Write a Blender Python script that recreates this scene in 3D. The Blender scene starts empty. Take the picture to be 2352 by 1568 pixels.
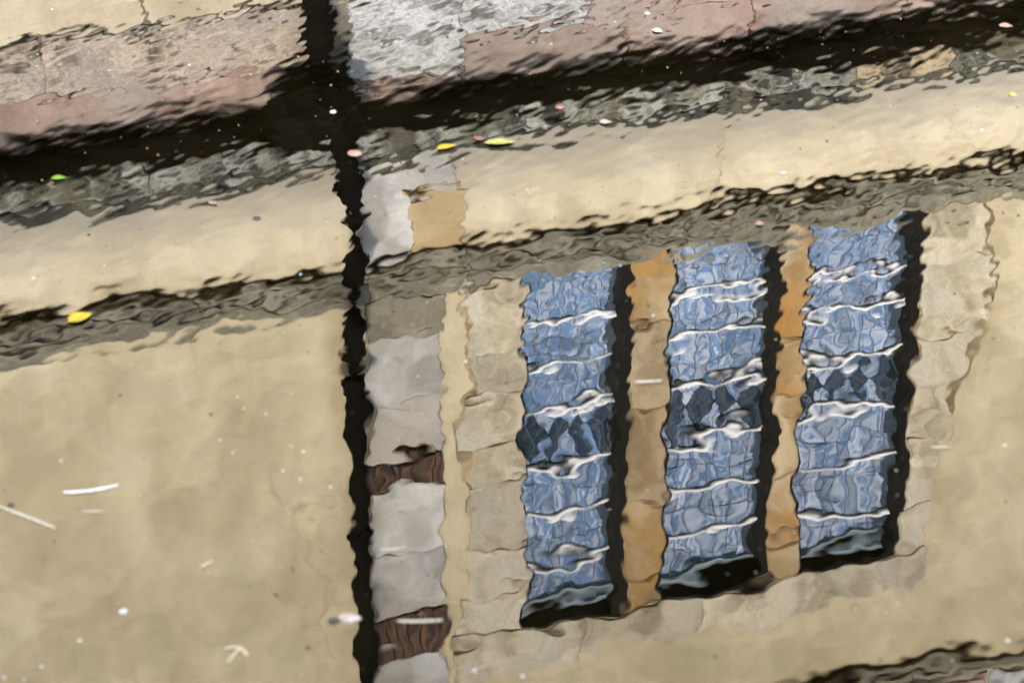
import bpy, bmesh, math, random
from mathutils import Vector, Matrix
random.seed(7)
R = math.radians
S = bpy.context.scene
C = S.collection

# ------------------------------------------------------------------ camera
CAM_H = 4.0
cam = bpy.data.cameras.new('camera'); cam_o = bpy.data.objects.new('camera', cam); C.objects.link(cam_o)
cam_o.location = (0, 0, CAM_H); cam_o.rotation_euler = (R(90 - 31), 0, 0)
cam.sensor_width = 36; cam.lens = 36 * 7000 / 2352
cam.dof.use_dof = True; cam.dof.focus_distance = 12.0; cam.dof.aperture_fstop = 4.0
cam.clip_start = 0.05; cam.clip_end = 2000
S.camera = cam_o

# ------------------------------------------------------------------ sky
SUN_EL, SUN_AZ = R(17), R(-6)          # azimuth measured from straight behind the camera towards the right
sx, sy, sz = math.sin(SUN_AZ) * math.cos(SUN_EL), -math.cos(SUN_AZ) * math.cos(SUN_EL), math.sin(SUN_EL)
w = bpy.data.worlds.new('World'); S.world = w; w.use_nodes = True
nt = w.node_tree; nt.nodes.clear()
out = nt.nodes.new('ShaderNodeOutputWorld'); bg = nt.nodes.new('ShaderNodeBackground')
sky = nt.nodes.new('ShaderNodeTexSky'); sky.sky_type = 'NISHITA'; sky.sun_disc = False; sky.ozone_density = 3.0
sky.sun_elevation = SUN_EL; sky.sun_rotation = math.atan2(sx, sy)
tc = nt.nodes.new('ShaderNodeTexCoord')
cl = nt.nodes.new('ShaderNodeTexNoise'); cl.inputs['Scale'].default_value = 8.0; cl.inputs['Detail'].default_value = 6
cl.inputs['Roughness'].default_value = 0.58
cr = nt.nodes.new('ShaderNodeValToRGB'); cr.color_ramp.elements[0].position = 0.47; cr.color_ramp.elements[1].position = 0.58
bw = nt.nodes.new('ShaderNodeRGBToBW')
cm = nt.nodes.new('ShaderNodeMix'); cm.data_type = 'RGBA'; cm.blend_type = 'MULTIPLY'
cm.inputs[0].default_value = 1.0; cm.inputs[7].default_value = (2.6, 2.7, 3.1, 1)
mx = nt.nodes.new('ShaderNodeMix'); mx.data_type = 'RGBA'
L = nt.links.new
L(tc.outputs['Generated'], cl.inputs['Vector']); L(cl.outputs['Fac'], cr.inputs['Fac'])
L(sky.outputs['Color'], bw.inputs['Color']); L(bw.outputs['Val'], cm.inputs[6])
L(cr.outputs['Color'], mx.inputs[0]); L(sky.outputs['Color'], mx.inputs[6]); L(cm.outputs[2], mx.inputs[7])
L(mx.outputs[2], bg.inputs['Color']); bg.inputs['Strength'].default_value = 0.15
L(bg.outputs['Background'], out.inputs['Surface'])

# ------------------------------------------------------------------ sun, exposure
sl = bpy.data.lights.new('sun', 'SUN'); sl.energy = 1.3; sl.angle = R(6); sl.color = (1.0, 0.92, 0.78)
so = bpy.data.objects.new('sun', sl); C.objects.link(so)
so.rotation_euler = Vector((sx, sy, sz)).to_track_quat('Z', 'Y').to_euler()
V = S.view_settings; V.view_transform = 'Standard'; V.look = 'None'; V.gamma = 1.0; V.use_curve_mapping = False
V.exposure = 4.58
S.cycles.max_bounces = 6; S.cycles.glossy_bounces = 4; S.cycles.diffuse_bounces = 3
S.cycles.caustics_reflective = False; S.cycles.caustics_refractive = False

# ------------------------------------------------------------------ material helpers
def base_mat(name):
    m = bpy.data.materials.new(name); m.use_nodes = True
    t = m.node_tree; t.nodes.clear()
    o = t.nodes.new('ShaderNodeOutputMaterial'); p = t.nodes.new('ShaderNodeBsdfPrincipled')
    t.links.new(p.outputs['BSDF'], o.inputs['Surface'])
    return m, t, p
def N(t, kind, **kw):
    n = t.nodes.new(kind)
    for k, v in kw.items():
        if k in n.inputs: n.inputs[k].default_value = v
        else: setattr(n, k, v)
    return n
def ramp(t, stops):
    n = t.nodes.new('ShaderNodeValToRGB'); e = n.color_ramp.elements
    while len(e) < len(stops): e.new(0.5)
    for i, (p, c) in enumerate(stops):
        e[i].position = p; e[i].color = (c[0], c[1], c[2], 1) if hasattr(c, '__len__') else (c, c, c, 1)
    return n
def mixc(t, fac, a, b, mode='MIX'):
    n = t.nodes.new('ShaderNodeMix'); n.data_type = 'RGBA'; n.blend_type = mode
    for sock, v in ((0, fac), (6, a), (7, b)):
        if hasattr(v, 'is_output'): t.links.new(v, n.inputs[sock])
        elif sock == 0: n.inputs[0].default_value = v
        else: n.inputs[sock].default_value = (v[0], v[1], v[2], 1)
    return n.outputs[2]
def stone_mat(name, ca, cb, cc=None, scale=6.0, contrast=(0.36, 0.64), pits=0.0, bump=0.004, rough=0.85, veil=None, stretch=(1, 1, 1)):
    """mottled stone: two tones blended by noise, a third in patches, dark pits; varies with each object"""
    m, t, p = base_mat(name)
    co = N(t, 'ShaderNodeTexCoord'); oi = N(t, 'ShaderNodeObjectInfo')
    mp = N(t, 'ShaderNodeMapping'); mp.inputs['Scale'].default_value = stretch
    off = N(t, 'ShaderNodeCombineXYZ')
    mul = N(t, 'ShaderNodeMath', operation='MULTIPLY'); mul.inputs[1].default_value = 40
    t.links.new(oi.outputs['Random'], mul.inputs[0])
    for i in range(3): t.links.new(mul.outputs[0], off.inputs[i])
    t.links.new(off.outputs[0], mp.inputs['Location']); t.links.new(co.outputs['Object'], mp.inputs['Vector'])
    n1 = N(t, 'ShaderNodeTexNoise', Scale=scale, Detail=7.0, Roughness=0.6, Distortion=0.4)
    t.links.new(mp.outputs[0], n1.inputs['Vector'])
    r1 = ramp(t, [(contrast[0], ca), (contrast[1], cb)]); t.links.new(n1.outputs['Fac'], r1.inputs['Fac'])
    col = r1.outputs['Color']
    if cc:
        n2 = N(t, 'ShaderNodeTexNoise', Scale=scale * 0.45, Detail=4.0, Roughness=0.55)
        t.links.new(mp.outputs[0], n2.inputs['Vector'])
        r2 = ramp(t, [(0.46, 0.0), (0.62, 0.85)]); t.links.new(n2.outputs['Fac'], r2.inputs['Fac'])
        col = mixc(t, r2.outputs['Color'], col, cc)
    n3 = N(t, 'ShaderNodeTexNoise', Scale=scale * 9, Detail=5.0, Roughness=0.7)
    t.links.new(mp.outputs[0], n3.inputs['Vector'])
    if pits:
        r3 = ramp(t, [(0.36, 0.15), (0.36 + 0.2, 1.0)]); t.links.new(n3.outputs['Fac'], r3.inputs['Fac'])
        col = mixc(t, pits, col, r3.outputs['Color'], 'MULTIPLY')
    hv = N(t, 'ShaderNodeHueSaturation'); mr = N(t, 'ShaderNodeMapRange')
    mr.inputs[3].default_value = 0.86; mr.inputs[4].default_value = 1.12
    t.links.new(oi.outputs['Random'], mr.inputs[0]); t.links.new(mr.outputs[0], hv.inputs['Value'])
    t.links.new(col, hv.inputs['Color']); t.links.new(hv.outputs[0], p.inputs['Base Color'])
    p.inputs['Roughness'].default_value = rough
    b = N(t, 'ShaderNodeBump', Strength=1.0, Distance=bump)
    ad = N(t, 'ShaderNodeMath', operation='ADD'); t.links.new(n1.outputs['Fac'], ad.inputs[0])
    hm = N(t, 'ShaderNodeMath', operation='MULTIPLY'); hm.inputs[1].default_value = 0.35
    t.links.new(n3.outputs['Fac'], hm.inputs[0]); t.links.new(hm.outputs[0], ad.inputs[1])
    t.links.new(ad.outputs[0], b.inputs['Height']); t.links.new(b.outputs[0], p.inputs['Normal'])
    return m
def plain(name, c, rough=0.6, metal=0.0, spec=None):
    m, t, p = base_mat(name)
    p.inputs['Base Color'].default_value = (*c, 1); p.inputs['Roughness'].default_value = rough; p.inputs['Metallic'].default_value = metal
    if spec is not None: p.inputs['Specular IOR Level'].default_value = spec
    return m, t, p

# ---- water: dark, still, with small capillary ripples (fractions of a millimetre high)
def water_mat():
    m, t, p = base_mat('dark_canal_water')
    p.inputs['Base Color'].default_value = (0.0003, 0.0002, 0.00003, 1)
    p.inputs['Roughness'].default_value = 0.0; p.inputs['IOR'].default_value = 1.34
    co = N(t, 'ShaderNodeTexCoord')
    def layer(scale, amp, detail, stretch, rot, dist=0.0, rough=0.45, tex=False):
        mp = N(t, 'ShaderNodeMapping'); mp.vector_type = 'TEXTURE' if tex else 'POINT'
        mp.inputs['Scale'].default_value = stretch; mp.inputs['Rotation'].default_value = (0, 0, R(rot))
        t.links.new(co.outputs['Object'], mp.inputs['Vector'])
        n = N(t, 'ShaderNodeTexNoise', Scale=scale, Detail=detail, Roughness=rough, Distortion=dist)
        t.links.new(mp.outputs[0], n.inputs['Vector'])
        k = N(t, 'ShaderNodeMath', operation='MULTIPLY'); k.inputs[1].default_value = amp
        t.links.new(n.outputs['Fac'], k.inputs[0]); return k.outputs[0]
    fn = N(t, 'ShaderNodeTexNoise', Scale=1.7, Detail=5.0, Roughness=0.6); t.links.new(co.outputs['Object'], fn.inputs['Vector'])
    fr_ = ramp(t, [(0.42, (0.0003, 0.0002, 0.00003)), (0.66, (0.0011, 0.0008, 0.00022))]); t.links.new(fn.outputs['Fac'], fr_.inputs['Fac'])
    t.links.new(fr_.outputs['Color'], p.inputs['Base Color'])      # faint silt film in patches
    # amp: height of each family of ripples in units of 0.1 mm
    fams = [layer(25.0, 0.38, 0.0, (1.0, 0.8, 1), 8), layer(12.0, 1.45, 0.0, (1.0, 0.85, 1), -14), layer(6.0, 2.5, 0.0, (1, 1, 1), 31), layer(2.0, 4.2, 0.0, (1, 1, 1), 20)]
    fine = [layer(36.0, 0.62, 0.0, (2.0, 1.0, 1), 56, tex=True), layer(23.0, 0.85, 0.0, (1.9, 1.0, 1), 46, tex=True)]   # small ripples with crests along the canal
    def total(fs):
        h = fs[0]
        for f in fs[1:]:
            a = N(t, 'ShaderNodeMath', operation='ADD'); t.links.new(h, a.inputs[0]); t.links.new(f, a.inputs[1]); h = a.outputs[0]
        return h
    def mul(a, b):
        m_ = N(t, 'ShaderNodeMath', operation='MULTIPLY'); t.links.new(a, m_.inputs[0]); t.links.new(b, m_.inputs[1]); return m_.outputs[0]
    # the water is livelier towards the house wall, and in patches
    sp = N(t, 'ShaderNodeSeparateXYZ'); t.links.new(co.outputs['Object'], sp.inputs[0])
    mr = N(t, 'ShaderNodeMapRange'); mr.inputs[1].default_value = 6.2; mr.inputs[2].default_value = 8.8; mr.inputs[3].default_value = 0.2; mr.inputs[4].default_value = 2.2
    t.links.new(sp.outputs['Y'], mr.inputs[0])
    mg = N(t, 'ShaderNodeMapRange'); mg.inputs[1].default_value = 5.5; mg.inputs[2].default_value = 9.0; mg.inputs[3].default_value = 0.95; mg.inputs[4].default_value = 1.5
    t.links.new(sp.outputs['Y'], mg.inputs[0])
    pn = N(t, 'ShaderNodeTexNoise', Scale=1.6, Detail=1.0); t.links.new(co.outputs['Object'], pn.inputs['Vector'])
    pr = N(t, 'ShaderNodeMapRange'); pr.inputs[1].default_value = 0.35; pr.inputs[2].default_value = 0.65; pr.inputs[3].default_value = 0.55; pr.inputs[4].default_value = 1.5
    t.links.new(pn.outputs['Fac'], pr.inputs[0])
    h = total([mul(total(fams), mg.outputs[0]), mul(mul(total(fine), mr.outputs[0]), pr.outputs[0])])
    b = N(t, 'ShaderNodeBump', Strength=1.0, Distance=0.00022)
    t.links.new(h, b.inputs['Height']); t.links.new(b.outputs[0], p.inputs['Normal'])
    return m

# ---- lime plaster of the house
def plaster_mat(name, k):
    m, t, p = base_mat(name)
    co = N(t, 'ShaderNodeTexCoord')
    n1 = N(t, 'ShaderNodeTexNoise', Scale=2.3, Detail=8.0, Roughness=0.6); t.links.new(co.outputs['Object'], n1.inputs['Vector'])
    r1 = ramp(t, [(0.34, (0.43, 0.345, 0.20)), (0.5, (0.53, 0.432, 0.262)), (0.66, (0.62, 0.52, 0.332))]); t.links.new(n1.outputs['Fac'], r1.inputs['Fac'])
    n2 = N(t, 'ShaderNodeTexNoise', Scale=9.0, Detail=6.0, Roughness=0.62); t.links.new(co.outputs['Object'], n2.inputs['Vector'])
    r2 = ramp(t, [(0.33, 0.84), (0.62, 1.07)]); t.links.new(n2.outputs['Fac'], r2.inputs['Fac'])
    col = mixc(t, 1.0, r1.outputs['Color'], r2.outputs['Color'], 'MULTIPLY')
    mps = N(t, 'ShaderNodeMapping'); mps.inputs['Scale'].default_value = (5.0, 1, 0.5); t.links.new(co.outputs['Object'], mps.inputs['Vector'])
    ns = N(t, 'ShaderNodeTexNoise', Scale=1.3, Detail=6.0, Roughness=0.6); t.links.new(mps.outputs[0], ns.inputs['Vector'])
    rs = ramp(t, [(0.36, (0.92, 0.92, 0.91)), (0.56, (1.0, 1.0, 1.0)), (0.72, (1.03, 1.03, 1.03))]); t.links.new(ns.outputs['Fac'], rs.inputs['Fac'])
    col = mixc(t, 1.0, col, rs.outputs['Color'], 'MULTIPLY')       # damp runs
    # hairline cracks
    wv = N(t, 'ShaderNodeTexNoise', Scale=3.0, Detail=4.0); t.links.new(co.outputs['Object'], wv.inputs['Vector'])
    av = mixc(t, 0.16, co.outputs['Object'], wv.outputs['Color'])
    vo = N(t, 'ShaderNodeTexVoronoi', feature='DISTANCE_TO_EDGE', Scale=1.25); t.links.new(av, vo.inputs['Vector'])
    rc = ramp(t, [(0.0, 1.0), (0.008, 0.0)]); t.links.new(vo.outputs['Distance'], rc.inputs['Fac'])
    gate = ramp(t, [(0.5, 0.0), (0.6, 0.55)]); t.links.new(wv.outputs['Fac'], gate.inputs['Fac'])
    ck = mixc(t, 1.0, rc.outputs['Color'], gate.outputs['Color'], 'MULTIPLY')
    col = mixc(t, ck, col, (0.30, 0.20, 0.10))
    # splashed grey dirt above the ledge and string course, ragged
    sx_ = N(t, 'ShaderNodeSeparateXYZ'); t.links.new(co.outputs['Object'], sx_.inputs[0])
    nd = N(t, 'ShaderNodeTexNoise', Scale=4.5, Detail=6.0, Roughness=0.65); t.links.new(co.outputs['Object'], nd.inputs['Vector'])
    z2 = N(t, 'ShaderNodeMath', operation='MULTIPLY_ADD'); z2.inputs[1].default_value = -0.22
    t.links.new(nd.outputs['Fac'], z2.inputs[0]); t.links.new(sx_.outputs['Z'], z2.inputs[2])
    rd = ramp(t, [(0.0, 0.9), (1.0, 0.0)])
    mr = N(t, 'ShaderNodeMapRange'); mr.inputs[1].default_value = 1.35; mr.inputs[2].default_value = 1.56
    t.links.new(z2.outputs[0], mr.inputs[0]); t.links.new(mr.outputs[0], rd.inputs['Fac'])
    col = mixc(t, rd.outputs['Color'], col, (0.24, 0.21, 0.15))
    col = mixc(t, 1.0, col, k, 'MULTIPLY')
    t.links.new(col, p.inputs['Base Color']); p.inputs['Roughness'].default_value = 0.9
    b = N(t, 'ShaderNodeBump', Strength=1.0, Distance=0.006); t.links.new(n2.outputs['Fac'], b.inputs['Height']); t.links.new(b.outputs[0], p.inputs['Normal'])
    return m

def glass_mat(name, base, ior, wave=0.005):
    m, t, p = base_mat(name)
    p.inputs['Base Color'].default_value = (*base, 1); p.inputs['Roughness'].default_value = 0.02; p.inputs['IOR'].default_value = ior
    o2 = N(t, 'ShaderNodeObjectInfo'); sr_ = N(t, 'ShaderNodeMapRange'); sr_.inputs[3].default_value = 0.32; sr_.inputs[4].default_value = 0.66
    t.links.new(o2.outputs['Random'], sr_.inputs[0]); t.links.new(sr_.outputs[0], p.inputs['Specular IOR Level'])
    co = N(t, 'ShaderNodeTexCoord'); oi = N(t, 'ShaderNodeObjectInfo')
    ge = N(t, 'ShaderNodeNewGeometry')
    n = N(t, 'ShaderNodeTexNoise', Scale=17.0, Detail=1.0); t.links.new(ge.outputs['Position'], n.inputs['Vector'])
    b = N(t, 'ShaderNodeBump', Strength=1.0, Distance=wave); t.links.new(n.outputs['Fac'], b.inputs['Height']); t.links.new(b.outputs[0], p.inputs['Normal'])
    return m

M = {}
M['water'] = water_mat()
M['plaster'] = plaster_mat('pale_lime_plaster', (1.02, 1.03, 1.09)); M['plaster_upper'] = plaster_mat('olive_beige_plaster', (0.85, 0.85, 0.84))
M['surround'] = stone_mat('weathered_limestone', (0.28, 0.225, 0.14), (0.54, 0.455, 0.31), (0.42, 0.375, 0.275), 7, contrast=(0.38, 0.6), pits=0.35)
M['mullion'] = stone_mat('ochre_sandstone', (0.20, 0.135, 0.06), (0.43, 0.33, 0.19), (0.31, 0.165, 0.035), 4.5, contrast=(0.4, 0.6), pits=0.2, stretch=(1.2, 1, 0.7))
M['mullion_orange'] = stone_mat('rust_stained_sandstone', (0.26, 0.16, 0.06), (0.45, 0.34, 0.19), (0.40, 0.17, 0.015), 4.0, contrast=(0.4, 0.6), pits=0.15, stretch=(1.2, 1, 0.6))
M['string'] = stone_mat('grey_moulding_stone', (0.11, 0.097, 0.062), (0.31, 0.272, 0.185), (0.19, 0.163, 0.10), 9, pits=0.55, bump=0.012, stretch=(0.6, 1, 1.6))
M['ledge'] = stone_mat('mossy_grey_ledge', (0.02, 0.019, 0.012), (0.36, 0.345, 0.27), (0.10, 0.085, 0.04), 12, contrast=(0.42, 0.56), pits=0.8, bump=0.015)
M['render_block'] = stone_mat('pale_beige_block', (0.38, 0.31, 0.195), (0.52, 0.435, 0.29), None, 5, pits=0.15)
M['tan_ledge'] = stone_mat('tan_eroded_stone', (0.03, 0.02, 0.008), (0.42, 0.32, 0.18), None, 10, contrast=(0.4, 0.58), pits=0.7, bump=0.015)
M['groove_shade'] = stone_mat('shaded_groove_stone', (0.012, 0.011, 0.007), (0.10, 0.088, 0.05), (0.04, 0.036, 0.02), 14, contrast=(0.42, 0.6), pits=0.6, bump=0.012, stretch=(0.6, 1, 1.6))  # dark tone that paints shade into moulding hollows and the ledge recess
M['quoin'] = stone_mat('grey_limestone', (0.27, 0.25, 0.21), (0.50, 0.47, 0.41), (0.37, 0.32, 0.25), 5, contrast=(0.4, 0.62), pits=0.2)
M['pale'] = stone_mat('pale_limestone', (0.13, 0.125, 0.105), (0.54, 0.525, 0.485), None, 12, contrast=(0.38, 0.52), pits=0.7, stretch=(0.5, 1, 1.5))
M['ochre'] = stone_mat('ochre_block', (0.28, 0.19, 0.085), (0.41, 0.30, 0.15), None, 5)
M['pink'] = stone_mat('pink_granite', (0.22, 0.14, 0.105), (0.44, 0.325, 0.26), (0.33, 0.28, 0.24), 5, pits=0.25)
M['mottled'] = stone_mat('mottled_pink_stone', (0.07, 0.05, 0.03), (0.62, 0.49, 0.365), (0.45, 0.38, 0.31), 13, contrast=(0.37, 0.53), pits=0.8, bump=0.01, stretch=(0.55, 1, 1.8))
M['brick'] = stone_mat('dark_brown_brick', (0.012, 0.005, 0.002), (0.12, 0.055, 0.025), None, 14, contrast=(0.42, 0.58), pits=0.6, stretch=(2.6, 1, 0.5))
M['stain'] = stone_mat('brown_stained_mortar', (0.10, 0.065, 0.03), (0.34, 0.25, 0.13), None, 9)
M['mortar'] = stone_mat('dark_mortar', (0.10, 0.09, 0.07), (0.18, 0.16, 0.12), None, 12)
M['soffit'] = stone_mat('shade_black_soffit', (0.006, 0.005, 0.003), (0.018, 0.014, 0.007), None, 10, pits=0.3, rough=0.95)  # darkness under the overhang put into the stone colour
M['frame'], _, _ = plain('reveal_shade_timber', (0.0045, 0.0035, 0.0022), 0.75, spec=0.15)  # near-black stands in for shade on window reveals and heads
M['pipe'], _, _ = plain('black_cast_iron', (0.0032, 0.0027, 0.0018), 0.85, spec=0.04)
M['white_bar'], _, _ = plain('white_painted_iron', (0.80, 0.77, 0.72), 0.45)
M['rail'], _, _ = plain('pale_blue_painted_rail', (0.5, 0.62, 0.68), 0.5)
M['lead'], _, _ = plain('lead_came', (0.07, 0.085, 0.11), 0.5, metal=0.3)
M['glass'] = glass_mat('old_window_glass', (0.03, 0.055, 0.08), 4.2)
M['glass_dark'] = glass_mat('dark_window_glass', (0.008, 0.016, 0.022), 1.6)
M['roof'] = stone_mat('red_roof_tile', (0.20, 0.07, 0.04), (0.32, 0.13, 0.07), None, 8)
M['quay'] = stone_mat('quay_stone', (0.20, 0.19, 0.17), (0.34, 0.32, 0.28), None, 5, pits=0.3)

# ------------------------------------------------------------------ mesh helpers
def tag(o, label=None, cat=None, group=None, kind=None):
    if label: o['label'] = label
    if cat: o['category'] = cat
    if group: o['group'] = group
    if kind: o['kind'] = kind
    return o
def link(name, me, mat=None, parent=None, loc=None, rot=None, scale=None):
    o = bpy.data.objects.new(name, me); C.objects.link(o)
    if mat and not me.materials: me.materials.append(mat)
    if parent: o.parent = parent
    if loc: o.location = loc
    if rot: o.rotation_euler = rot
    if scale: o.scale = scale
    return o
def bm_obj(name, bm, mat, parent=None, smooth=False, **kw):
    bmesh.ops.recalc_face_normals(bm, faces=bm.faces)
    me = bpy.data.meshes.new(name); bm.to_mesh(me); bm.free()
    if smooth:
        for f in me.polygons: f.use_smooth = True
    return link(name, me, mat, parent, **kw)
def box(bm, x0, x1, y0, y1, z0, z1):
    vs = [bm.verts.new(c) for c in ((x0, y0, z0), (x1, y0, z0), (x1, y1, z0), (x0, y1, z0), (x0, y0, z1), (x1, y0, z1), (x1, y1, z1), (x0, y1, z1))]
    for f in ((0, 3, 2, 1), (4, 5, 6, 7), (0, 1, 5, 4), (1, 2, 6, 5), (2, 3, 7, 6), (3, 0, 4, 7)): bm.faces.new([vs[i] for i in f])
def wobble(pts, seg, amp):
    """subdivide a closed outline and jog it irregularly"""
    outp = []
    for i, a in enumerate(pts):
        b = pts[(i + 1) % len(pts)]
        d = math.hypot(b[0] - a[0], b[1] - a[1]); k = max(1, int(d / seg))
        for j in range(k):
            q = j / k
            outp.append((a[0] + (b[0] - a[0]) * q + random.uniform(-amp, amp), a[1] + (b[1] - a[1]) * q + random.uniform(-amp, amp)))
    return outp
def slab(name, pts, front, back, mat, parent, cham=0.008):
    """a stone: outline (u, v), face at n=front (towards the water), chamfered edge, back at n=back"""
    cx = sum(p[0] for p in pts) / len(pts); cy = sum(p[1] for p in pts) / len(pts)
    bm = bmesh.new(); rings = []
    for n, ins in ((back, 0.0), (front - cham, 0.0), (front, cham)):
        ring = []
        for (u, v) in pts:
            d = math.hypot(u - cx, v - cy) or 1
            ring.append(bm.verts.new((u - (u - cx) / d * ins - cx, -n, v - (v - cy) / d * ins - cy)))
        rings.append(ring)
    k = len(pts)
    for a, b in zip(rings, rings[1:]):
        for i in range(k): bm.faces.new((a[i], a[(i + 1) % k], b[(i + 1) % k], b[i]))
    bm.faces.new(rings[-1]); bm.faces.new(rings[0][::-1])
    return bm_obj(name, bm, mat, parent, loc=(cx, 0, cy))
def rect(u0, u1, v0, v1): return [(u0, v0), (u1, v0), (u1, v1), (u0, v1)]
def tube_path(bm, pts, r, seg=12):
    rings = []
    for i, p in enumerate(pts):
        a = pts[max(i - 1, 0)]; b = pts[min(i + 1, len(pts) - 1)]
        d = (Vector(b) - Vector(a)).normalized()
        q = d.to_track_quat('Z', 'Y')
        rr = r[i] if hasattr(r, '__len__') else r
        rings.append([bm.verts.new(Vector(p) + q @ Vector((math.cos(t) * rr, math.sin(t) * rr, 0))) for t in [2 * math.pi * j / seg for j in range(seg)]])
    for a, b in zip(rings, rings[1:]):
        for j in range(seg): bm.faces.new((a[j], a[(j + 1) % seg], b[(j + 1) % seg], b[j]))
    bm.faces.new(rings[0][::-1]); bm.faces.new(rings[-1])

# ------------------------------------------------------------------ setting: water, quay
bm = bmesh.new(); bmesh.ops.create_grid(bm, x_segments=2, y_segments=2, size=1)
for v in bm.verts: v.co = Vector((v.co.x * 200, v.co.y * 200, 0))
tag(bm_obj('water', bm, M['water']), kind='structure')
bm = bmesh.new(); box(bm, -200, 200, -200, 0.7, -1, 2.4)
tag(bm_obj('quay', bm, M['quay']), kind='structure')

# ------------------------------------------------------------------ the house across the water
PSI = R(18.3)
house = bpy.data.objects.new('canal_house', None); C.objects.link(house)
house.location = (0, 10.5, 0); house.rotation_euler = (0, 0, PSI)
tag(house, 'beige plastered house with three-light leaded stone window, mirrored upside down in the water', 'building')
U0, U1, ZTOP = -9.0, 11.0, 7.0
NP = -0.175                                    # the plinth stands 17 cm behind the plastered wall
OU0, OU1, OV0, OV1 = 0.05, 1.81, 1.95, 3.75   # window opening
bm = bmesh.new()
box(bm, U0, U1, 0, 0.3, 1.30, OV0); bm_obj('lower_wall', bm, M['plaster'], house)
bm = bmesh.new()
box(bm, U0, OU0, 0, 0.3, OV0, ZTOP); box(bm, OU1, U1, 0, 0.3, OV0, ZTOP); box(bm, OU0, OU1, 0, 0.3, OV1, ZTOP)
box(bm, U0, U1, 8.0, 8.3, 0, ZTOP); box(bm, U0, U0 + 0.3, 0.3, 8.0, 0, ZTOP); box(bm, U1 - 0.3, U1, 0.3, 8.0, 0, ZTOP)
bm_obj('wall', bm, M['plaster_upper'], house)
bm = bmesh.new()
for y0, y1, z0, z1 in ((-0.35, 4.0, 6.95, 10.2), (8.65, 4.0, 6.95, 10.2)):
    vs = [bm.verts.new(c) for c in ((U0 - .3, y0, z0), (U1 + .3, y0, z0), (U1 + .3, y1, z1), (U0 - .3, y1, z1))]
    vt = [bm.verts.new(v.co + Vector((0, 0, 0.15))) for v in vs]
    bm.faces.new(vs); bm.faces.new(vt)
    for i in range(4): bm.faces.new((vs[i], vs[(i + 1) % 4], vt[(i + 1) % 4], vt[i]))
bm_obj('roof', bm, M['roof'], house)

# plinth: mortar backing with courses of stones
bm = bmesh.new(); box(bm, U0, U1, -NP + 0.02, 0.5, -1.0, 1.29)
plinth = bm_obj('plinth', bm, M['mortar'], house)
def course(v0, v1, cuts, mats, front=NP, gap=0.003, amp=0.006):
    for (a, b), mt in zip(zip(cuts, cuts[1:]), mats):
        slab('stone', wobble(rect(a + gap, b - gap, v0 + gap, v1 - gap), 0.09, amp), front + random.uniform(-.004, .006), NP - 0.05, M[mt], plinth)
course(1.03, 1.245, [-9, -7.6, -6.1, -4.7, -3.4, -2.2, -0.66], ['pink'] * 6)
course(1.03, 1.245, [-0.15, 0.52, 1.05, 1.72, 2.6, 3.7, 5.0, 6.3, 7.7, 9.2, 11], ['pink'] * 10)
course(0.80, 1.03, [-9, -7.9, -6.5, -5.2, -4.1, -2.9, -1.75, -0.66], ['mottled'] * 7)
course(0.80, 1.03, [-0.15, 0.36, 1.2, 2.1, 3.2, 4.4, 5.6, 7.1, 8.4, 9.7, 11], ['pale', 'pink', 'mottled', 'pink'] + ['mottled'] * 6)
course(0.78, 1.15, [-0.60, -0.15], ['pale'], front=NP + 0.03); course(1.15, 1.245, [-0.60, -0.15], ['pink'], front=NP + 0.03)
for row in range(3):
    v0 = 0.52 - row * 0.27
    cuts = [-9]
    while cuts[-1] < 10: cuts.append(cuts[-1] + random.uniform(0.6, 1.2))
    course(v0, v0 + 0.27, cuts, ['render_block' if row == 0 else random.choice(['mottled', 'pink', 'quoin']) for _ in cuts[1:]])

# overhang, its underside shade painted black, and grey ledge in front of it
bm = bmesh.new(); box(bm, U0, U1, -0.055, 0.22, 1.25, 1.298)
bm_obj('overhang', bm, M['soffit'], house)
def moulding(name, cuts, prof, mat, shaded=()):
    """stones of a moulded course; prof is a list of (n, v) swept along u"""
    res = []
    for a, b in zip(cuts, cuts[1:]):
        g = 0.0035; mid = (a + b) / 2
        bm = bmesh.new(); k = max(2, int((b - a) / 0.08)); rings = []
        for i in range(k + 1):
            u = a + g + (b - a - 2 * g) * i / k
            rings.append([bm.verts.new((u - mid, -(n + (random.uniform(-.006, .006) if n > 0 else 0)), v + random.uniform(-.006, .006))) for n, v in prof])
        q = len(prof)
        for x, y in zip(rings, rings[1:]):
            for j in range(q):
                fc = bm.faces.new((x[j], x[(j + 1) % q], y[(j + 1) % q], y[j])); fc.material_index = 1 if j in shaded else 0
        bm.faces.new(rings[0]); bm.faces.new(rings[-1][::-1])
        res.append(bm_obj('stone', bm, mat, name, loc=(mid, 0, 0)))
        if shaded: res[-1].data.materials.append(M['groove_shade'])  # hollow faces coloured dark in place of groove shade
    return res
bm = bmesh.new(); box(bm, U0, U1, -0.05, 0.1, 1.305, 1.36); ledge = bm_obj('ledge', bm, M['mortar'], house)
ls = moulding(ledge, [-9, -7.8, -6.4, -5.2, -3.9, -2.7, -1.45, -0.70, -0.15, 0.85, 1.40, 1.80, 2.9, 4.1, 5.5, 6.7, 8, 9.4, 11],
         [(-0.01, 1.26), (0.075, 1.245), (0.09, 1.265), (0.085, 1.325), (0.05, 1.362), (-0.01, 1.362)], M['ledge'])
ls[10].data.materials[0] = M['tan_ledge']
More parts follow.
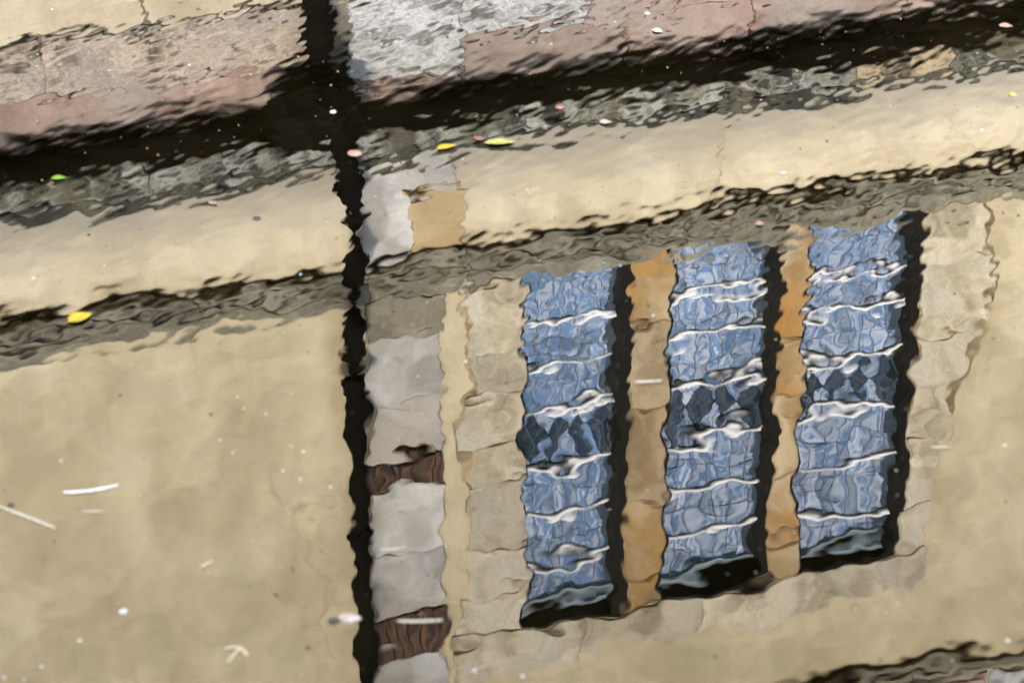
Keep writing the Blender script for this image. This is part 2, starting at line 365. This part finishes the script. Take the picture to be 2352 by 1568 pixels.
moulding(ledge, [-9, -7.1, -5.6, -4.3, -3.1, -2.0, -0.95, -0.15, 1.05, 2.2, 3.5, 4.6, 6.0, 7.2, 8.5, 9.8, 11],
         [(-0.01, 1.364), (0.03, 1.364), (0.05, 1.375), (0.045, 1.41), (0.015, 1.43), (-0.01, 1.45)], M['groove_shade'])  # upper fillet coloured dark to give a shaded recess line
bm = bmesh.new(); box(bm, U0, U1, -0.04, 0.1, 1.85, 1.93); string = bm_obj('string_course', bm, M['mortar'], house)
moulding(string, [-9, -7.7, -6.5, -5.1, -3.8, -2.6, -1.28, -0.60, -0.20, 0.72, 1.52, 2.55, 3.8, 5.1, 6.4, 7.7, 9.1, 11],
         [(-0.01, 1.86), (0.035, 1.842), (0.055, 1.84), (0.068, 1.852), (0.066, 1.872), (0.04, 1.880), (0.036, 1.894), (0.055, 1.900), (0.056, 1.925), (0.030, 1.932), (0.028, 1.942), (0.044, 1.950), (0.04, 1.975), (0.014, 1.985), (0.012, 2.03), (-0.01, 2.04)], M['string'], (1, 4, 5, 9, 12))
bm = bmesh.new(); box(bm, U0, U1, -0.04, 0.1, 4.36, 4.44); string2 = bm_obj('string_course', bm, M['mortar'], house)
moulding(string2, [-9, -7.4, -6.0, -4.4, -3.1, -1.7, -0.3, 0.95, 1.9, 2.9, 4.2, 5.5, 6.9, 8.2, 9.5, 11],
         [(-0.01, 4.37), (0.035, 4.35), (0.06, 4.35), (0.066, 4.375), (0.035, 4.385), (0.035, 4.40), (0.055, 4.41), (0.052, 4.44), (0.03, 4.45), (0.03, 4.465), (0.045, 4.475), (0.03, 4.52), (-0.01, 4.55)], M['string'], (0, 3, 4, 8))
# pinkish blocks just above the upper string course
cuts = [-9, -7.7, -6.3, -5, -3.8, -2.4, -1.0, 0.2, 1.4, 2.3, 3.4, 4.6, 5.9, 7.2, 8.6, 9.8, 11]
for a, b in zip(cuts, cuts[1:]):
    slab('stone', wobble(rect(a + .006, b - .006, 4.555, 4.86), 0.1, 0.006), 0.02, -0.02, M[random.choice(['pink', 'pale', 'mottled'])], string2)

# quoin strip beside the downpipe
q = bpy.data.objects.new('quoin_strip', None); C.objects.link(q); q.parent = house
for v0, v1, u0, u1, mt in [(2.035, 2.20, -.60, -.27, 'string'), (2.20, 2.48, -.60, -.30, 'quoin'), (2.48, 2.765, -.60, -.315, 'quoin'), (2.765, 2.905, -.62, -.31, 'brick'),
                           (2.905, 3.22, -.60, -.31, 'quoin'), (3.22, 3.535, -.60, -.305, 'quoin'), (3.535, 3.735, -.62, -.295, 'brick'),
                           (3.735, 4.02, -.60, -.31, 'quoin'), (4.02, 4.34, -.60, -.30, 'quoin'),
                           (1.435, 1.845, -.62, -.43, 'quoin'), (1.555, 1.845, -.43, -.20, 'ochre'), (1.43, 1.55, -.43, -.24, 'quoin')]:
    if mt == 'brick':
        nb = 6; bw_ = (u1 - u0) / nb
        for k in range(nb):
            slab('brick', wobble(rect(u0 + k * bw_ + .003, u0 + (k + 1) * bw_ - .003, v0 + random.uniform(0, .015), v1 - random.uniform(0, .015)), 0.06, 0.003), 0.025 + random.uniform(-.006, .006), -0.03, M['brick'], q, cham=0.004)
        continue
    slab('stone', wobble(rect(u0, u1, v0 + .002, v1 - .002), 0.05, 0.016 if mt == 'ochre' else 0.008), 0.03 if mt == 'brick' else 0.018, -0.03, M[mt], q, cham=0.004)

# window surround: irregular blocks left, right and above
sr = bpy.data.objects.new('window_surround', None); C.objects.link(sr); sr.parent = house
for v0, v1, e0, e1 in [(2.04, 2.33, -.19, -.20), (2.33, 2.55, -.17, -.14), (2.55, 2.80, -.20, -.23), (2.80, 2.95, -.21, -.19), (2.95, 3.30, -.19, -.20), (3.30, 3.50, -.19, -.19), (3.50, 3.74, -.25, -.26)]:
    slab('stone', wobble([(e0, v0 + .001), (OU0, v0 + .001), (OU0, v1 - .001), (e1, v1 - .001)], 0.06, 0.009), 0.016, -0.03, M['surround'], sr, cham=0.004)
for v0, v1, e0, e1 in [(2.04, 2.25, 2.05, 2.10), (2.25, 2.62, 2.12, 2.13), (2.62, 2.85, 2.10, 1.99), (2.85, 3.12, 1.97, 1.99), (3.12, 3.46, 1.95, 1.93), (3.46, 3.74, 1.93, 1.92)]:
    slab('stone', wobble([(OU1, v0 + .001), (e0, v0 + .001), (e1, v1 - .001), (OU1, v1 - .001)], 0.06, 0.009), 0.016, -0.03, M['surround'], sr, cham=0.004)
for a, b, t in [(-.27, .30, 4.0), (.30, .86, 3.93), (.86, 1.42, 3.95), (1.42, 1.93, 3.93)]:
    slab('stone', wobble(rect(a + .003, b - .003, 3.752, t), 0.07, 0.010), 0.016, -0.03, M['surround'], sr, cham=0.004)

for nm, outline in (('mortar_edge', [(OU1 - .0, 2.05), (2.075, 2.05), (2.135, 2.26), (2.15, 2.45), (2.14, 2.63), (2.02, 2.86), (1.995, 3.12), (OU1, 3.12)]),
                    ('mortar_edge', [(OU0, 2.05), (OU0, 3.0), (-.215, 2.95), (-.245, 2.80), (-.222, 2.55), (-.165, 2.50), (-.20, 2.30), (-.205, 2.05)])):
    slab(nm, wobble(outline, 0.05, 0.008), 0.007, -0.02, M['stain'], sr, cham=0.003)
# mullions: two stone posts of stacked ochre blocks
for mu0, mu1, mm in ((0.51, 0.675, 'mullion'), (1.175, 1.29, 'mullion_orange')):
    mo = bpy.data.objects.new('mullion', None); C.objects.link(mo); mo.parent = house
    z = 1.99
    while z < 3.70:
        z1 = min(z + random.uniform(0.32, 0.55), 3.748)
        if 3.748 - z1 < 0.15: z1 = 3.748
        slab('stone', wobble(rect(mu0, mu1, z + .001, z1 - .001), 0.08, 0.005), 0.006, -0.075, M[mm], mo, cham=0.012)
        z = z1

# three leaded lights
unit = bpy.data.meshes.new('pane'); bm = bmesh.new(); box(bm, -.5, .5, -.5, .5, -.5, .5); bm.to_mesh(unit); bm.free(); unit.materials.append(M['glass'])
came_me = bpy.data.meshes.new('lead_came'); bm = bmesh.new(); box(bm, -.5, .5, -.5, .5, -.5, .5); bm.to_mesh(came_me); bm.free(); came_me.materials.append(M['lead'])
def bar_mesh(wd):
    bm = bmesh.new(); tube_path(bm, [(-wd / 2, 0, 0), (0, -.002, 0.001), (wd / 2, 0, 0)], 0.013, 8)
    me = bpy.data.meshes.new('saddle_bar'); bmesh.ops.recalc_face_normals(bm, faces=bm.faces); bm.to_mesh(me); bm.free(); me.materials.append(M['white_bar']); return me
GD = 0.09                                    # glass sits 9 cm behind the wall face
bays = [1.99, 2.295, 2.495, 2.725, 2.985, 3.245, 3.495, 3.70]
def tri_pane(pts, mat, win, tilt):
    cx = sum(p[0] for p in pts) / len(pts); cz = sum(p[1] for p in pts) / len(pts)
    bm = bmesh.new()
    fr = [bm.verts.new((x - cx, -0.003, z - cz)) for x, z in pts]; bk = [bm.verts.new((x - cx, 0.003, z - cz)) for x, z in pts]
    bm.faces.new(fr); bm.faces.new(bk[::-1]); k = len(pts)
    for i in range(k): bm.faces.new((fr[i], bk[i], bk[(i + 1) % k], fr[(i + 1) % k]))
    return bm_obj('pane', bm, mat, win, loc=(cx, GD, cz), rot=tilt)
def tilt(a=1.0): return (R(random.gauss(0, a)), 0, R(random.gauss(0, a)))
for (a, b) in ((0.05, 0.51), (0.675, 1.175), (1.29, 1.81)):
    bm = bmesh.new()                          # lining of the stone opening, blackened as reveal shade: sides and head, with a sash rail round the glass
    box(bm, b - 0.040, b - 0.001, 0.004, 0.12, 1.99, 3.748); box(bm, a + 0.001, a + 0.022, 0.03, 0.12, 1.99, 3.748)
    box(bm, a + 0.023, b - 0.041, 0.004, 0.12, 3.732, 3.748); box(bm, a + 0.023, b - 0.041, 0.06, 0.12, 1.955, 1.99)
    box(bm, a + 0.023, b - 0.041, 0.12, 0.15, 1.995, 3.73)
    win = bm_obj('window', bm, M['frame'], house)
    g0, g1 = a + 0.024, b - 0.042; ww = g1 - g0; NC = 7; cw = ww / NC
    for bi, (z0, z1) in enumerate(zip(bays, bays[1:])):
        if bi == 3:
            ND = 4; dw = ww / ND; zm = (z0 + z1) / 2
            for k in range(ND):
                x0, x1 = g0 + k * dw, g0 + (k + 1) * dw; xm = (x0 + x1) / 2
                tri_pane([(xm, z0 + .012), (x1 - .003, zm), (xm, z1 - .012), (x0 + .003, zm)], M['glass_dark'], win, tilt())
            for k in range(ND + 1):
                xc = g0 + k * dw; l = max(g0, xc - dw / 2 + .003); r = min(g1, xc + dw / 2 - .003)
                lo = [(l, z0 + .012)] if l == xc else [(l, z0 + .012)]
                if l < xc < r:
                    tri_pane([(l, z0 + .011), (r, z0 + .011), (xc, zm - .006)], M['glass'], win, tilt()); tri_pane([(l, z1 - .011), (xc, zm + .006), (r, z1 - .011)], M['glass'], win, tilt())
                elif r > xc:
                    tri_pane([(xc, z0 + .011), (r, z0 + .011), (xc, zm - .006)], M['glass'], win, tilt()); tri_pane([(xc, z1 - .011), (xc, zm + .006), (r, z1 - .011)], M['glass'], win, tilt())
                else:
                    tri_pane([(l, z0 + .011), (xc, z0 + .011), (xc, zm - .006)], M['glass'], win, tilt()); tri_pane([(l, z1 - .011), (xc, zm + .006), (xc, z1 - .011)], M['glass'], win, tilt())
            for k in range(ND):
                for s in (-1, 1):
                    x0, x1 = g0 + k * dw, g0 + (k + 1) * dw
                    ln = math.hypot(dw, z1 - z0); an = math.atan2(z1 - z0, dw) * s
                    link('lead_came', came_me, None, win, ((x0 + x1) / 2, GD - .0015 * (2 + s), zm), (0, -an, 0), (ln, .006, .0032))
        else:
            rows = 2
            rh = (z1 - z0 - .004) / rows
            for r_ in range(rows):
                zc = z0 + .002 + rh * (r_ + .5)
                for c_ in range(NC):
                    link('pane', unit, None, win, (g0 + cw * (c_ + .5), GD, zc), tilt(), (cw - .004, .006, rh - .004))
                if r_: link('lead_came', came_me, None, win, ((g0 + g1) / 2, GD - .002, z0 + .002 + rh * r_), None, (ww, .008, .0032))
            for c_ in range(1, NC):
                link('lead_came', came_me, None, win, (g0 + cw * c_, GD - .003, (z0 + z1) / 2), None, (.0032, .008, z1 - z0 - .012))
    bm = bmesh.new(); box(bm, g0, g1, GD - .006, GD + .02, 3.703, 3.728); bm_obj('top_rail', bm, M['rail'], win)
    bmme = bar_mesh(ww)
    for z in bays[1:-1]: link('saddle_bar', bmme, None, win, ((g0 + g1) / 2, GD - .012, z))

# black downpipe that swings round the mouldings
PU = -0.672
path = [(PU, -0.09, 7.0), (PU, -0.09, 4.62), (PU, -0.145, 4.52), (PU, -0.145, 4.36), (PU, -0.09, 4.24), (PU, -0.085, 2.2), (PU, -0.09, 2.12), (PU - .012, -0.145, 2.02), (PU - .015, -0.148, 1.84), (PU, -0.12, 1.72), (PU, -0.12, 1.52),
        (PU - .03, -0.15, 1.42), (PU - .03, -0.15, 1.24), (PU - .045, -0.06, 1.17), (PU - .05, 0.10, 1.09), (PU - .05, 0.135, 1.0), (PU - .05, 0.135, -0.5)]
dn = [path[0]]
for a, b in zip(path, path[1:]):
    k = max(1, int((Vector(b) - Vector(a)).length / 0.12))
    for j in range(1, k + 1): dn.append(tuple(Vector(a).lerp(Vector(b), j / k)))
bm = bmesh.new(); tube_path(bm, dn, [0.043 if p[2] > 1.46 else 0.058 for p in dn], 14)
pipe = bm_obj('downpipe', bm, M['pipe'], house, smooth=True)
for z in (5.6, 3.95, 3.05, 2.32):
    bm = bmesh.new(); tube_path(bm, [(PU, -0.087, z - .035), (PU, -0.087, z - .028), (PU, -0.087, z + .028), (PU, -0.087, z + .035)], [0.045, 0.055, 0.055, 0.045], 14)
    box(bm, PU - .02, PU + .02, -0.05, 0.005, z - .015, z + .015); bm_obj('bracket', bm, M['pipe'], pipe)

bm = bmesh.new(); tube_path(bm, [(PU - .12, 0.10, 1.05), (PU - .12, 0.08, 1.10), (PU - .11, 0.05, 1.16), (PU - .10, 0.04, 1.25)], [0.08, 0.16, 0.20, 0.20], 10)
bm_obj('leaf_box', bm, M['pipe'], pipe)
for pts in ([(0.87, 1.47), (0.885, 1.55), (0.862, 1.62), (0.875, 1.68), (0.855, 1.74), (0.862, 1.83)],):
    bm = bmesh.new(); L_, R_ = [], []
    for i in range(21):
        x = i / 20 * (len(pts) - 1); j = min(int(x), len(pts) - 2); fr = x - j
        u = pts[j][0] * (1 - fr) + pts[j + 1][0] * fr + random.uniform(-.004, .004); v = pts[j][1] * (1 - fr) + pts[j + 1][1] * fr
        ww_ = random.uniform(.0012, .0035)
        L_.append(bm.verts.new((u - ww_, -.0015, v))); R_.append(bm.verts.new((u + ww_, -.0015, v)))
    for i in range(20): bm.faces.new((L_[i], R_[i], R_[i + 1], L_[i + 1]))
    bm_obj('crack', bm, M['stain'], house)
# ------------------------------------------------------------------ things floating on the water
f_, P_ = 7000.0, R(31)
def on_water(px, py):      # where on the surface a thing lies
    cx, cy = (px - 1176) / f_, (py - 784) / f_
    d = Vector((cx, math.cos(P_) - cy * math.sin(P_), -math.sin(P_) - cy * math.cos(P_)))
    d *= CAM_H / -d.z; return Vector((d.x, d.y, 0))
def float_mat(name, a, b, scale=60):
    m, t, p = base_mat(name)
    co = N(t, 'ShaderNodeTexCoord'); n = N(t, 'ShaderNodeTexNoise', Scale=scale, Detail=3.0); t.links.new(co.outputs['Object'], n.inputs['Vector'])
    r = ramp(t, [(0.38, a), (0.62, b)]); t.links.new(n.outputs['Fac'], r.inputs['Fac']); t.links.new(r.outputs['Color'], p.inputs['Base Color'])
    p.inputs['Roughness'].default_value = 0.7; p.inputs['Specular IOR Level'].default_value = 0.1
    return m
FM = {'yellow': float_mat('yellow_leaf', (0.12, 0.075, 0.004), (0.16, 0.115, 0.008)), 'green': float_mat('green_leaf', (0.035, 0.075, 0.005), (0.06, 0.10, 0.01)),
      'olive': float_mat('olive_leaf', (0.07, 0.07, 0.012), (0.12, 0.115, 0.03)), 'straw': float_mat('pale_straw', (0.20, 0.175, 0.13), (0.28, 0.25, 0.2)), 'faint': float_mat('faded_straw', (0.10, 0.085, 0.055), (0.20, 0.17, 0.11), 300),
      'pink': float_mat('pink_petal', (0.085, 0.045, 0.03), (0.13, 0.085, 0.06)), 'white': float_mat('white_petal', (0.11, 0.11, 0.10), (0.2, 0.2, 0.19)),
      'red': float_mat('red_brown_bud', (0.05, 0.018, 0.012), (0.10, 0.05, 0.035)), 'tan': float_mat('tan_twig', (0.14, 0.10, 0.06), (0.2, 0.15, 0.09)),
      'dark': float_mat('dark_seed', (0.008, 0.007, 0.007), (0.02, 0.017, 0.015)), 'pod': float_mat('pale_pod', (0.09, 0.065, 0.05), (0.16, 0.13, 0.105))}
def leaf_bm(ln, wd, curl=0.12, point=1.0):
    bm = bmesh.new(); k = 8; rows = []
    for i in range(k + 1):
        q = i / k; ww = wd * 0.5 * (math.sin(math.pi * min(1, max(0, q)) ** 0.8) ** point) + 0.0006
        x = (q - .5) * ln; z = 0.0015 + curl * ln * (q - .5) ** 2
        bend = 0.05 * ln * math.sin(q * 3)
        rows.append([bm.verts.new((x, bend + s * ww, z + abs(s) * ww * 0.25)) for s in (-1, -.5, 0, .5, 1)])
    for a, b in zip(rows, rows[1:]):
        for j in range(4): bm.faces.new((a[j], a[j + 1], b[j + 1], b[j]))
    g = bmesh.ops.extrude_face_region(bm, geom=bm.faces[:])
    for v in [e for e in g['geom'] if isinstance(e, bmesh.types.BMVert)]: v.co.z += 0.0006
    return bm
def blob_bm(a, b, hgt):
    bm = bmesh.new(); bmesh.ops.create_icosphere(bm, subdivisions=2, radius=1)
    for v in bm.verts:
        s = 1 + random.uniform(-.13, .13); v.co = Vector((v.co.x * a * s, v.co.y * b * s, v.co.z * hgt * s))
    return bm
def put(o, px, py, ang=0):
    o.location = on_water(px, py); o.rotation_euler = (0, 0, R(ang)); return o
PX = 8.0 / 7000           # about one photo pixel at the surface, in metres
def leaf(name, px, py, ln, wd, ang, mat, label, cat, curl=0.12):
    return tag(put(bm_obj(name, leaf_bm(ln * PX * (.75 if cat == 'petal' else 1), wd * PX * (.7 if cat == 'petal' else 1), curl), FM[mat], smooth=True), px, py, ang), label, cat)
def straw(px, py, ln, ang, label, r=3.2, bow=0.0, mat='straw', name='floating_straw'):
    bm = bmesh.new(); l = ln * PX; k = 6
    tube_path(bm, [((i / k - .5) * l, bow * l * (2 * i / k - 1) ** 2, 0.001) for i in range(k + 1)], [r * PX * (.6 + .4 * math.sin(math.pi * (i + .5) / (k + 1))) for i in range(k + 1)], 6)
    return tag(put(bm_obj(name, bm, FM[mat]), px, py, ang), label, 'straw')
leaf('floating_leaf', 185, 732, 62, 40, 38, 'yellow', 'small bright yellow leaf floating at the left over the grey band', 'leaf')
leaf('floating_leaf', 1148, 330, 76, 30, 4, 'olive', 'long yellowish green leaf floating just below the black band', 'leaf')
leaf('floating_leaf', 1025, 340, 52, 22, 25, 'yellow', 'thin yellow leaf sliver beside the yellowish green leaf', 'leaf')
leaf('floating_leaf', 135, 411, 36, 20, 4, 'green', 'small vivid green leaf at the lower edge of the black band', 'leaf')
leaf('floating_petal', 1510, 73, 40, 30, -28, 'white', 'bright white petal floating over the pinkish stones at the top', 'petal')
leaf('floating_petal', 1100, 320, 36, 26, 150, 'red', 'reddish brown petal at the tip of the yellowish green leaf', 'petal')
leaf('floating_petal', 1390, 283, 40, 30, 0, 'pod', 'pale oval petal right of the yellowish green leaf', 'petal')
leaf('floating_petal', 1745, 516, 28, 28, 10, 'pink', 'pale pink petal just above the middle window light', 'petal')
leaf('floating_petal', 2310, 62, 50, 36, -8, 'pink', 'pinkish petal floating near the upper right corner', 'petal')
leaf('floating_petal', 490, 468, 22, 32, 70, 'pink', 'pale pink petal over the beige strip at the left', 'petal')
straw(210, 1127, 112, 14, 'long curved white straw floating on the lower left', 3.3, 0.06)
straw(62, 1188, 148, -32, 'jointed pale straw at the left edge of the picture', 3.4, mat='faint')
straw(215, 1176, 42, 0, 'short faint straw below the long curved white straw', 2.4, mat='faint')
straw(903, 1262, 50, 8, 'short pale straw over the grey stones right of the downpipe', 2.2, mat='faint')
straw(965, 1427, 88, 2, 'pale straw lying across the lower brown band', 3.2, 0.03, mat='faint')
straw(1490, 877, 58, 6, 'short whitish straw over the ochre post between the windows', 3.0, mat='faint')
straw(2160, 1028, 40, 2, 'pale straw just right of the windows', 2.2, mat='faint')
straw(475, 1296, 30, 45, 'tiny pale straw in the lower left of the beige wall', 2.6, mat='faint')
# forked twig
fk = bpy.data.objects.new('forked_twig', None); C.objects.link(fk); put(fk, 540, 1500, 0)
tag(fk, 'small tan forked twig floating near the bottom at the left', 'twig')
for pts in ([(-.018, -.045), (0.0, 0.0), (.014, .022)], [(.014, .022), (-.012, .026), (-.03, .018)], [(.014, .022), (.03, .0), (.032, -.012)]):
    bm = bmesh.new(); tube_path(bm, [(x * .8, y * .8, .001) for x, y in pts], [.0028, .0033, .0024], 6); bm_obj('branch', bm, FM['tan'], fk)
# seed pod with a dark tip
pod = tag(put(bm_obj('seed_pod', blob_bm(0.026, 0.018, 0.005), FM['pod'], smooth=True), 803, 1418, 0), 'brownish seed pod with dark tip floating on the dark pipe', 'seed pod')
o = bm_obj('tip', blob_bm(0.013, 0.011, 0.005), FM['dark'], pod, smooth=True); o.location = (-.035, -.012, .001)
for px, py, r, mat, label in [(815, 352, 17, 'pink', 'round pale orange bud on the grey ledge near the downpipe'), (1285, 246, 13, 'red', 'small reddish bud above the beige strip in the middle'),
                              (283, 1403, 9, 'white', 'brightest white speck in the lower left of the beige wall'), (765, 257, 8, 'white', 'white speck in the black band left of the pale block'),
                              (2325, 216, 11, 'olive', 'pale yellow speck at the right edge of the picture'), (25, 1160, 8, 'dark', 'dark round seed at the left edge above the jointed straw'),
                              (1487, 31, 7, 'white', 'white speck above the bright white petal'), (1797, 396, 10, 'pod', 'round bubble-like brown speck on the beige strip right of the crack'),
                              (590, 502, 11, 'dark', 'little dark and white crumb on the beige strip at the left')]:
    tag(put(bm_obj('floating_seed', blob_bm(r * PX, r * PX, 0.004), FM[mat], smooth=True), px, py), label, 'seed')
# single specks one can count, all alike
speck = bpy.data.meshes.new('floating_speck'); bm = blob_bm(1, 1, 0.8); bm.to_mesh(speck); bm.free(); speck.materials.append(FM['white'])
for px, py, r in [(183, 1470, 6), (77, 638, 6), (140, 1058, 5), (697, 1037, 5), (2255, 298, 5), (2308, 1022, 6), (2315, 1470, 7), (1090, 1540, 6), (1200, 1552, 6), (545, 912, 4), (560, 937, 4), (610, 950, 4), (1425, 610, 5),
                  (690, 630, 5), (760, 1118, 4), (1500, 725, 5), (1070, 830, 5), (240, 610, 3), (95, 1530, 5), (55, 1560, 4), (10, 1555, 5), (650, 1080, 4), (690, 1100, 4), (535, 1040, 4), (505, 1010, 4), (120, 22, 5), (435, 150, 6)]:
    o = put(link('floating_speck', speck), px, py); o.scale = (r * PX * .6, r * PX * .6, 0.0025)
    tag(o, 'tiny white speck of fluff floating on the water', 'speck', 'white specks scattered on the water')
# fine dust nobody could count
def dust(n, sizes, mat, label):
    bm = bmesh.new()
    for _ in range(n):
        p = on_water(random.uniform(-600, 2950), random.uniform(-200, 1750)); r = random.choice(sizes); sq = random.uniform(.6, 1.4); an = random.uniform(0, 3)
        k = 6; c = bm.verts.new((p.x, p.y, 0.0012 + r * .6)); ring = []
        for j in range(k):
            x, y = math.cos(6.283 * j / k) * r * sq, math.sin(6.283 * j / k) * r / sq
            ring.append(bm.verts.new((p.x + x * math.cos(an) - y * math.sin(an), p.y + x * math.sin(an) + y * math.cos(an), 0.0008)))
        for j in range(k): bm.faces.new((c, ring[j], ring[(j + 1) % k]))
    tag(bm_obj('floating_dust', bm, mat), label, 'dust', kind='stuff')
dust(1500, [.0012, .0015, .002, .003], float_mat('pale_dust_on_water', (0.03, 0.022, 0.008), (0.16, 0.12, 0.06), 11), 'fine pale dust and pollen scattered over the dark water')
dust(260, [.0015, .002, .003, .0045], float_mat('dark_dust_on_water', (0.002, 0.002, 0.002), (0.012, 0.010, 0.007), 11), 'fine dark crumbs scattered over the water')
